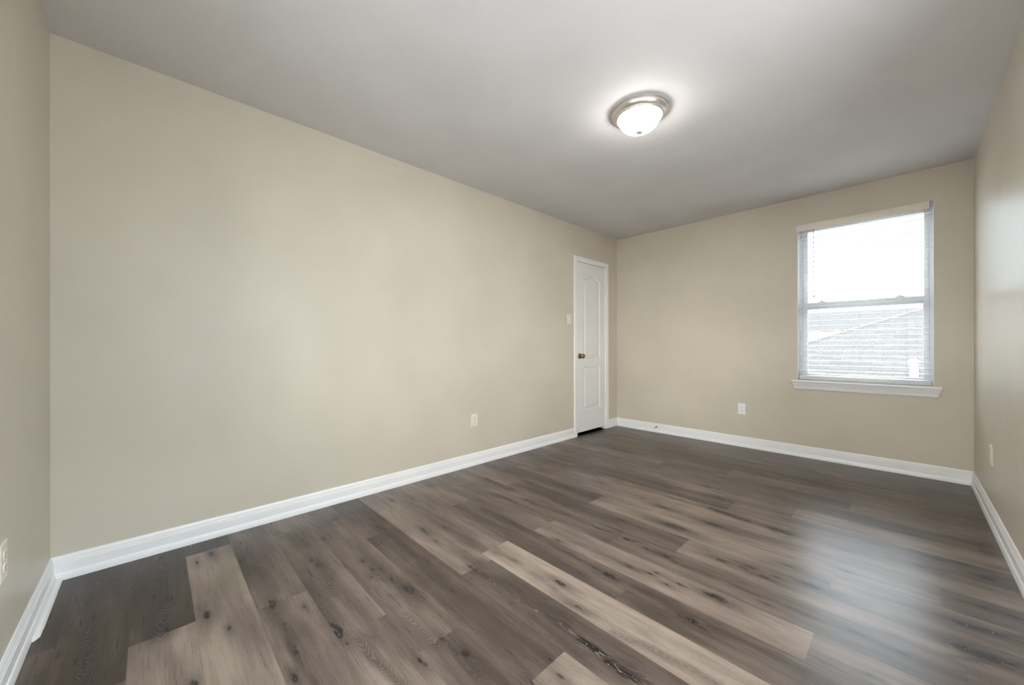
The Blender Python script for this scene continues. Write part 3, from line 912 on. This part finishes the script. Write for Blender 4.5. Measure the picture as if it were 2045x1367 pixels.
def fill_window(name, loc, rotz, hs, hh, label):
    wi = structure(empty(name, loc, rotz), label, 'window')
    bm = bmesh.new()
    for a, b in (((.085, -hs, 0), (.128, -hs + .05, hh)), ((.085, hs - .05, 0), (.128, hs, hh)), ((.085, -hs + .05, 0), (.128, hs - .05, .05)),
                 ((.085, -hs + .05, hh - .05), (.128, hs - .05, hh)), ((.085, -hs + .05, hh / 2 - .03), (.128, hs - .05, hh / 2 + .03))):
        box(bm, a, b, .002)
    finish(bm, 'window_frame', M_VINYL, wi, smooth_angle=30)
    for a, b in ((.05, hh / 2 - .03), (hh / 2 + .03, hh - .05)):
        bm = bmesh.new()
        box(bm, (.105, -hs + .05, a), (.108, hs - .05, b))
        finish(bm, 'glass_pane', M_GLASS, wi)
    bm = bmesh.new()
    box(bm, (-.05, -hs - .05, -.001), (0, hs + .05, .02), .003)
    box(bm, (-.001, -hs, .0), (.085, hs, .02))
    box(bm, (-.018, -hs - .03, -.065), (0, hs + .03, -.001), .003)
    finish(bm, 'window_sill', M_TRIM, wi, smooth_angle=30)


fill_window('fill_window_front', ((FX_0 + FX_1) / 2, 0, WZ0), -math.pi / 2, (FX_1 - FX_0) / 2, WZ1 - WZ0,
             'added unseen white window in the front wall, for fill light')
fill_window('fill_window_side', (W, (SY0 + SY1) / 2, WZ0), 0, (SY1 - SY0) / 2, WZ1 - WZ0,
             'added unseen white window in the right wall, for fill light')

# ------------------------------------------------------------------ blind
blind = thing(empty('window_blind', (WC, L, WZ1)), 'white horizontal-slat blind with an ivory valance hung in the window, slats open', 'blind')


def bz(z):
    return z - WZ1


bm = bmesh.new()
box(bm, (wx(1.9155), -.010, bz(2.122)), (wx(2.762), -.003, bz(2.1835)), .0025)
box(bm, (wx(1.9155), -.003, bz(2.122)), (wx(1.9215), -.0006, bz(2.1835)), .0005)
finish(bm, 'valance', M_VALANCE, blind, smooth_angle=30)
bm = bmesh.new()
box(bm, (wx(1.930), .004, bz(2.136)), (wx(2.772), .056, bz(2.180)), .002)
finish(bm, 'head_rail', M_SLAT, blind, smooth_angle=30)
bm = bmesh.new()
PITCH_S = 0.0459
zs = []
z = 2.102
while z > 0.80:
    zs.append(z)
    z -= PITCH_S
TILT = math.radians(4.5)
for z in zs:
    rows = []
    for k in range(7):
        s = (k / 6 - .5)
        yy = .031 + s * .041 * math.cos(TILT)
        zz = bz(z) + s * .041 * math.sin(TILT) + .0012 * (1 - (2 * s) ** 2)
        rows.append((yy, zz))
    x0, x1 = wx(1.931), wx(2.770)
    top = [[bm.verts.new((x, y, zz + .0011)) for x in (x0, x1)] for y, zz in rows]
    bot = [[bm.verts.new((x, y, zz - .0011)) for x in (x0, x1)] for y, zz in rows]
    for a, b in zip(top, top[1:]):
        bm.faces.new((a[0], a[1], b[1], b[0]))
    for a, b in zip(bot, bot[1:]):
        bm.faces.new((a[0], b[0], b[1], a[1]))
    bm.faces.new((top[0][0], bot[0][0], bot[0][1], top[0][1]))
    bm.faces.new((top[-1][0], top[-1][1], bot[-1][1], bot[-1][0]))
    for e_ in (0, 1):
        bm.faces.new([t_[e_] for t_ in top] + [t_[e_] for t_ in reversed(bot)])
finish(bm, 'slats', M_SLAT, blind, smooth_angle=40)
bm = bmesh.new()
box(bm, (wx(1.933), .008, bz(.7275)), (wx(2.770), .055, bz(.7665)), .003)
br_ = finish(bm, 'bottom_rail', M_VALANCE, blind, smooth_angle=30)
br_.data.materials[0] = M_VINYL
for x in (2.083, 2.352, 2.641):
    bm = bmesh.new()
    for y in (.0055, .0565):
        tube(bm, [(wx(x), y, bz(2.136)), (wx(x), y, bz(.7655))], .0007, 6)
    for z in zs:
        tube(bm, [(wx(x), .0055, bz(z) - .0025), (wx(x), .0565, bz(z) - .0025)], .0004, 4)
    finish(bm, 'ladder_cord', M_CORD, blind)
bm = bmesh.new()
tube(bm, [(wx(2.043), -.0005, bz(2.135)), (wx(2.0435), -.001, bz(2.10)), (wx(2.044), -.002, bz(1.51))], .0026, 6)
lathe(bm, [(0, 0), (.004, .001), (.0046, .010), (.003, .016), (0, .017)], 10, 'z', (wx(2.044), -.002, bz(1.496)))
finish(bm, 'tilt_wand', M_WAND, blind, smooth_angle=60)['label'] = 'thin reddish tilt wand'

# ------------------------------------------------------------------ ceiling light
lamp = thing(empty('ceiling_light', (1.535, 2.425, H)), 'lit flush-mount dome light with brushed nickel rim on the ceiling', 'ceiling light')
bm = bmesh.new()
lathe(bm, [(0, 0), (.157, 0), (.161, -.001), (.1632, -.004), (.1625, -.0075), (.1590, -.0085), (.1592, -.0105), (.1585, -.016), (.1555, -.024), (.1505, -.031),
           (.1440, -.0365), (.1370, -.040), (.1345, -.0405), (.1335, -.0425), (.1300, -.0445), (.1250, -.0440), (.1225, -.041), (.121, -.034), (0, -.034)], 96)
finish(bm, 'metal_rim', M_NICKEL, lamp, smooth_angle=35)
bm = bmesh.new()
R_ = .1205
pr_ = []
for k in range(25):
    a = k / 24 * math.pi / 2
    pr_.append((R_ * math.cos(a) ** .92, -.036 - .088 * math.sin(a) ** 1.08))
pr_[-1] = (0, pr_[-1][1])
pr_.insert(0, (R_ * .985, -.0345))
lathe(bm, pr_, 72)
finish(bm, 'glass_shade', M_DOME, lamp, smooth_angle=80)
bm = bmesh.new()
lathe(bm, [(0, -.119), (.016, -.1215), (.0185, -.1245), (.0165, -.1285), (.009, -.132), (.0045, -.136), (.0055, -.140), (.004, -.1445), (.0015, -.148),
           (0, -.1485)], 24)
finish(bm, 'finial', M_NICKEL, lamp, smooth_angle=40)


# ------------------------------------------------------------------ outlets, switch, door stop
def plate_bm(w, h, d):
    """cover plate lying in the local x-z plane, front towards -y, softly bevelled"""
    bm = bmesh.new()
    lv = [(0, 0), (0, -d * .45), (.0025, -d * .85), (.006, -d)]
    rings = []
    for ins, y in lv:
        a, b = w / 2 - ins, h / 2 - ins
        rings.append([bm.verts.new((x, y, z)) for x, z in ((-a, -b), (a, -b), (a, b), (-a, b))])
    for p_, q_ in zip(rings, rings[1:]):
        for k in range(4):
            bm.faces.new((p_[k], p_[(k + 1) % 4], q_[(k + 1) % 4], q_[k]))
    bm.faces.new(rings[0])
    bm.faces.new(rings[-1])
    return bm


def outlet(loc, rotz, mat, label, name='wall_outlet'):
    t = thing(empty(name, loc, rotz), label, 'outlet', 'wall outlets')
    finish(plate_bm(.0715, .1155, .0055), 'cover_plate', mat, t)
    for zc in (.0195, -.0195):
        bm = bmesh.new()
        # rounded receptacle face, flattened top and bottom
        pts = []
        for k in range(32):
            a = 2 * math.pi * k / 32
            pts.append((.0172 * math.cos(a), max(-.0140, min(.0140, .0172 * math.sin(a)))))
        f0 = [bm.verts.new((x, -.0050, zc + z)) for x, z in pts]
        f1 = [bm.verts.new((x * .97, -.0075, zc + z * .97)) for x, z in pts]
        for k in range(32):
            bm.faces.new((f0[k], f0[(k + 1) % 32], f1[(k + 1) % 32], f1[k]))
        bm.faces.new(f1)
        bm.faces.new(f0)
        rc = finish(bm, 'receptacle', mat, t, smooth_angle=30)
        bm = bmesh.new()
        box(bm, (-.0075, -.0079, zc + .0005), (-.0053, -.0070, zc + .0090))
        box(bm, (.0053, -.0079, zc + .0015), (.0073, -.0070, zc + .0085))
        lathe(bm, [(0, -.0070), (.0027, -.0070), (.0027, -.0079), (0, -.0079)], 14, 'y', (0, 0, zc - .0070))
        finish(bm, 'slot', M_SLOT, rc)
    bm = bmesh.new()
    lathe(bm, [(0, -.005), (.0032, -.005), (.0030, -.0066), (.0015, -.0072), (0, -.0073)], 16, 'y')
    finish(bm, 'screw', M_SCREW, t, smooth_angle=40)
    return t


R90 = math.pi / 2
outlet((0, 2.381, .392), R90, M_ALMOND, 'almond outlet low on the long blank wall, left of the door')
outlet((1.4535, L, .390), 0, M_WHITEP, 'white outlet low on the end wall, left of the window')
outlet((W, 3.93, .394), -R90, M_ALMOND, 'almond outlet low on the right wall beside the window corner')
outlet((.743, 0, .397), math.pi, M_ALMOND, 'almond outlet cut off by the left edge of the photo')

sw = thing(empty('light_switch', (0, 3.736, 1.350), R90), 'almond light switch on the wall just left of the door', 'light switch')
finish(plate_bm(.0715, .1155, .0055), 'cover_plate', M_ALMOND, sw)
bm = bmesh.new()
box(bm, (-.0055, -.0070, -.012), (.0055, -.0050, .012), .0006)
box(bm, (-.0040, -.0145, .001), (.0040, -.0060, .009), .001)
finish(bm, 'toggle', M_ALMOND, sw, smooth_angle=30)
for z in (.030, -.030):
    bm = bmesh.new()
    lathe(bm, [(0, -.005), (.0032, -.005), (.0030, -.0066), (.0015, -.0072), (0, -.0073)], 16, 'y', (0, 0, z))
    finish(bm, 'screw', M_SCREW, sw, smooth_angle=40)

ds = thing(empty('door_stop', (.548, L - .0115, .068)), 'small dark spring door stop on the baseboard of the end wall', 'door stop')
bm = bmesh.new()
lathe(bm, [(0, 0), (.009, 0), (.009, -.003), (.006, -.006), (0, -.006)], 20, 'y')
finish(bm, 'base', M_STEEL, ds, smooth_angle=40)
bm = bmesh.new()
pts = [(.0050 * math.cos(k * .7), -.005 - .038 * k / 90, .0050 * math.sin(k * .7) - .004 * (k / 90) ** 2) for k in range(91)]
tube(bm, pts, .0012, 6)
finish(bm, 'spring', M_STEEL, ds, smooth_angle=60)
bm = bmesh.new()
lathe(bm, [(0, -.041), (.0062, -.041), (.0068, -.045), (.0065, -.052), (.004, -.054), (0, -.0545)], 18, 'y', (0, 0, -.004))
finish(bm, 'tip', M_RUBBER, ds, smooth_angle=40)

# ------------------------------------------------------------------ outside: ground and two roofs
bm = bmesh.new()
box(bm, (-60, -60, -3.4), (60, 60, -3.2))
structure(finish(bm, 'ground', plain('concrete_yard', (0.43, 0.42, 0.405), 0.95)), 'ground outside', 'ground')

M_SH = shingles('grey_shingles', (0.062, 0.0618, 0.0615), (0.076, 0.0756, 0.0752))
M_SH2 = shingles('pale_grey_shingles', (0.063, 0.063, 0.0635), (0.069, 0.069, 0.0695))
M_SIDING = plain('cream_siding', (0.62, 0.60, 0.55), 0.8)
M_FASCIA = plain('white_fascia', (0.74, 0.74, 0.72), 0.6)
M_FLUE = plain('white_flue_metal', (0.42, 0.42, 0.42), 0.5)


def roof_mesh(name, faces, mat, parent, thick=.05):
    """faces: list of polygons (eave edge first); each gets a UV measured along the eave and up the slope"""
    bm = bmesh.new()
    uvl = bm.loops.layers.uv.new('UVMap')
    for poly in faces:
        P = [Vector(p) for p in poly]
        e = (P[1] - P[0]).normalized()
        nrm = (P[1] - P[0]).cross(P[2] - P[0]).normalized()
        s = nrm.cross(e)
        f = bm.faces.new([bm.verts.new(p) for p in P])
        for lp in f.loops:
            d = lp.vert.co - P[0]
            lp[uvl].uv = (d.dot(e), d.dot(s))
        low = bm.faces.new([bm.verts.new(p - Vector((0, 0, thick))) for p in reversed(P)])
        k = len(P)
        lv = list(reversed(low.verts))
        for i in range(k):
            bm.faces.new((f.verts[i], f.verts[(i + 1) % k], lv[(i + 1) % k], lv[i]))
    bmesh.ops.recalc_face_normals(bm, faces=bm.faces)
    me = bpy.data.meshes.new(name)
    bm.to_mesh(me)
    bm.free()
    me.materials.append(mat)
    return link(name, me, parent)


SL = .42
hx, hy, hz = .95, 12.09, 1.115                # a measured point on the hip
ey = 9.0                                     # eave line
ez = hz - SL * (hy - ey)
cx_ = hx - (hy - ey)
ry = ey + 5.3
rz = ez + SL * (ry - ey)
rx = cx_ + (ry - ey)
house = thing(empty('neighbor_house', (cx_ + 4, ey + 3, -3.2)), 'house with a grey shingled hip roof just outside the window', 'house')
hl = Vector(house.location)


def rel(p):
    return tuple(Vector(p) - hl)


XE = 14.0
roof_mesh('roof', [[rel((cx_, ey, ez)), rel((XE, ey, ez)), rel((XE - 5.3, ry, rz)), rel((rx, ry, rz))],
                   [rel((cx_, 2 * ry - ey, ez)), rel((cx_, ey, ez)), rel((rx, ry, rz))],
                   [rel((XE, 2 * ry - ey, ez)), rel((cx_, 2 * ry - ey, ez)), rel((rx, ry, rz)), rel((XE - 5.3, ry, rz))],
                   [rel((XE, ey, ez)), rel((XE, 2 * ry - ey, ez)), rel((XE - 5.3, ry, rz))]], M_SH, house)
bm = bmesh.new()
d_ = Vector((1, 1, SL))
tube(bm, [rel((cx_, ey, ez - .015)), rel((rx, ry, rz - .015)), rel((XE - 5.3, ry, rz - .015))], .05, 8)
finish(bm, 'ridge_cap', plain('ridge_shingles', (0.085, 0.0845, 0.084), 0.95, 0, 0.1), house, smooth_angle=60)
bm = bmesh.new()
box(bm, rel((cx_ + .4, ey + .4, -3.2)), rel((XE - .4, 2 * ry - ey - .4, ez + .1)))
finish(bm, 'wall', M_SIDING, house)
vx, vy = 2.745, 10.45
vz = ez + SL * (vy - ey)
bm = bmesh.new()
o_ = rel((vx, vy, vz))
lathe(bm, [(0, -.15), (.057, -.15), (.057, .262), (0, .262)], 28, 'z', o_)
fl = finish(bm, 'roof_vent', M_FLUE, house, smooth_angle=40)
bm = bmesh.new()
lathe(bm, [(0, .260), (.060, .262), (.086, .272), (.086, .280), (.060, .288), (.036, .289), (.036, .315), (.084, .317), (.088, .325), (.078, .345), (.050, .364),
           (0, .372)], 28, 'z', o_)
finish(bm, 'vent_cap', M_FLUE, fl, smooth_angle=40)
bm = bmesh.new()
lathe(bm, [(.058, .04), (.07, .03), (.14, -.02), (.16, -.05), (.058, -.05)], 24, 'z', o_)
finish(bm, 'flashing', M_FLUE, fl, smooth_angle=40)

far = thing(empty('far_house', (-4, 24, -3.2)), 'pale house with a low grey roof seen beyond the hip roof', 'house')
hl = Vector(far.location)
roof_mesh('roof', [[rel((-12, 20, 1.67)), rel((3.5, 20, 1.67)), rel((3.5, 23.2, 2.62)), rel((-12, 23.2, 2.62))],
                   [rel((3.5, 26.4, 1.67)), rel((-12, 26.4, 1.67)), rel((-12, 23.2, 2.62)), rel((3.5, 23.2, 2.62))]], M_SH2, far, .03)
bm = bmesh.new()
box(bm, rel((-12, 20.02, 1.44)), rel((3.5, 20.08, 1.63)))
finish(bm, 'fascia', M_FASCIA, far)
bm = bmesh.new()
box(bm, rel((-11.6, 20.4, -3.2)), rel((3.1, 26.0, 1.60)))
finish(bm, 'wall', M_SIDING, far)
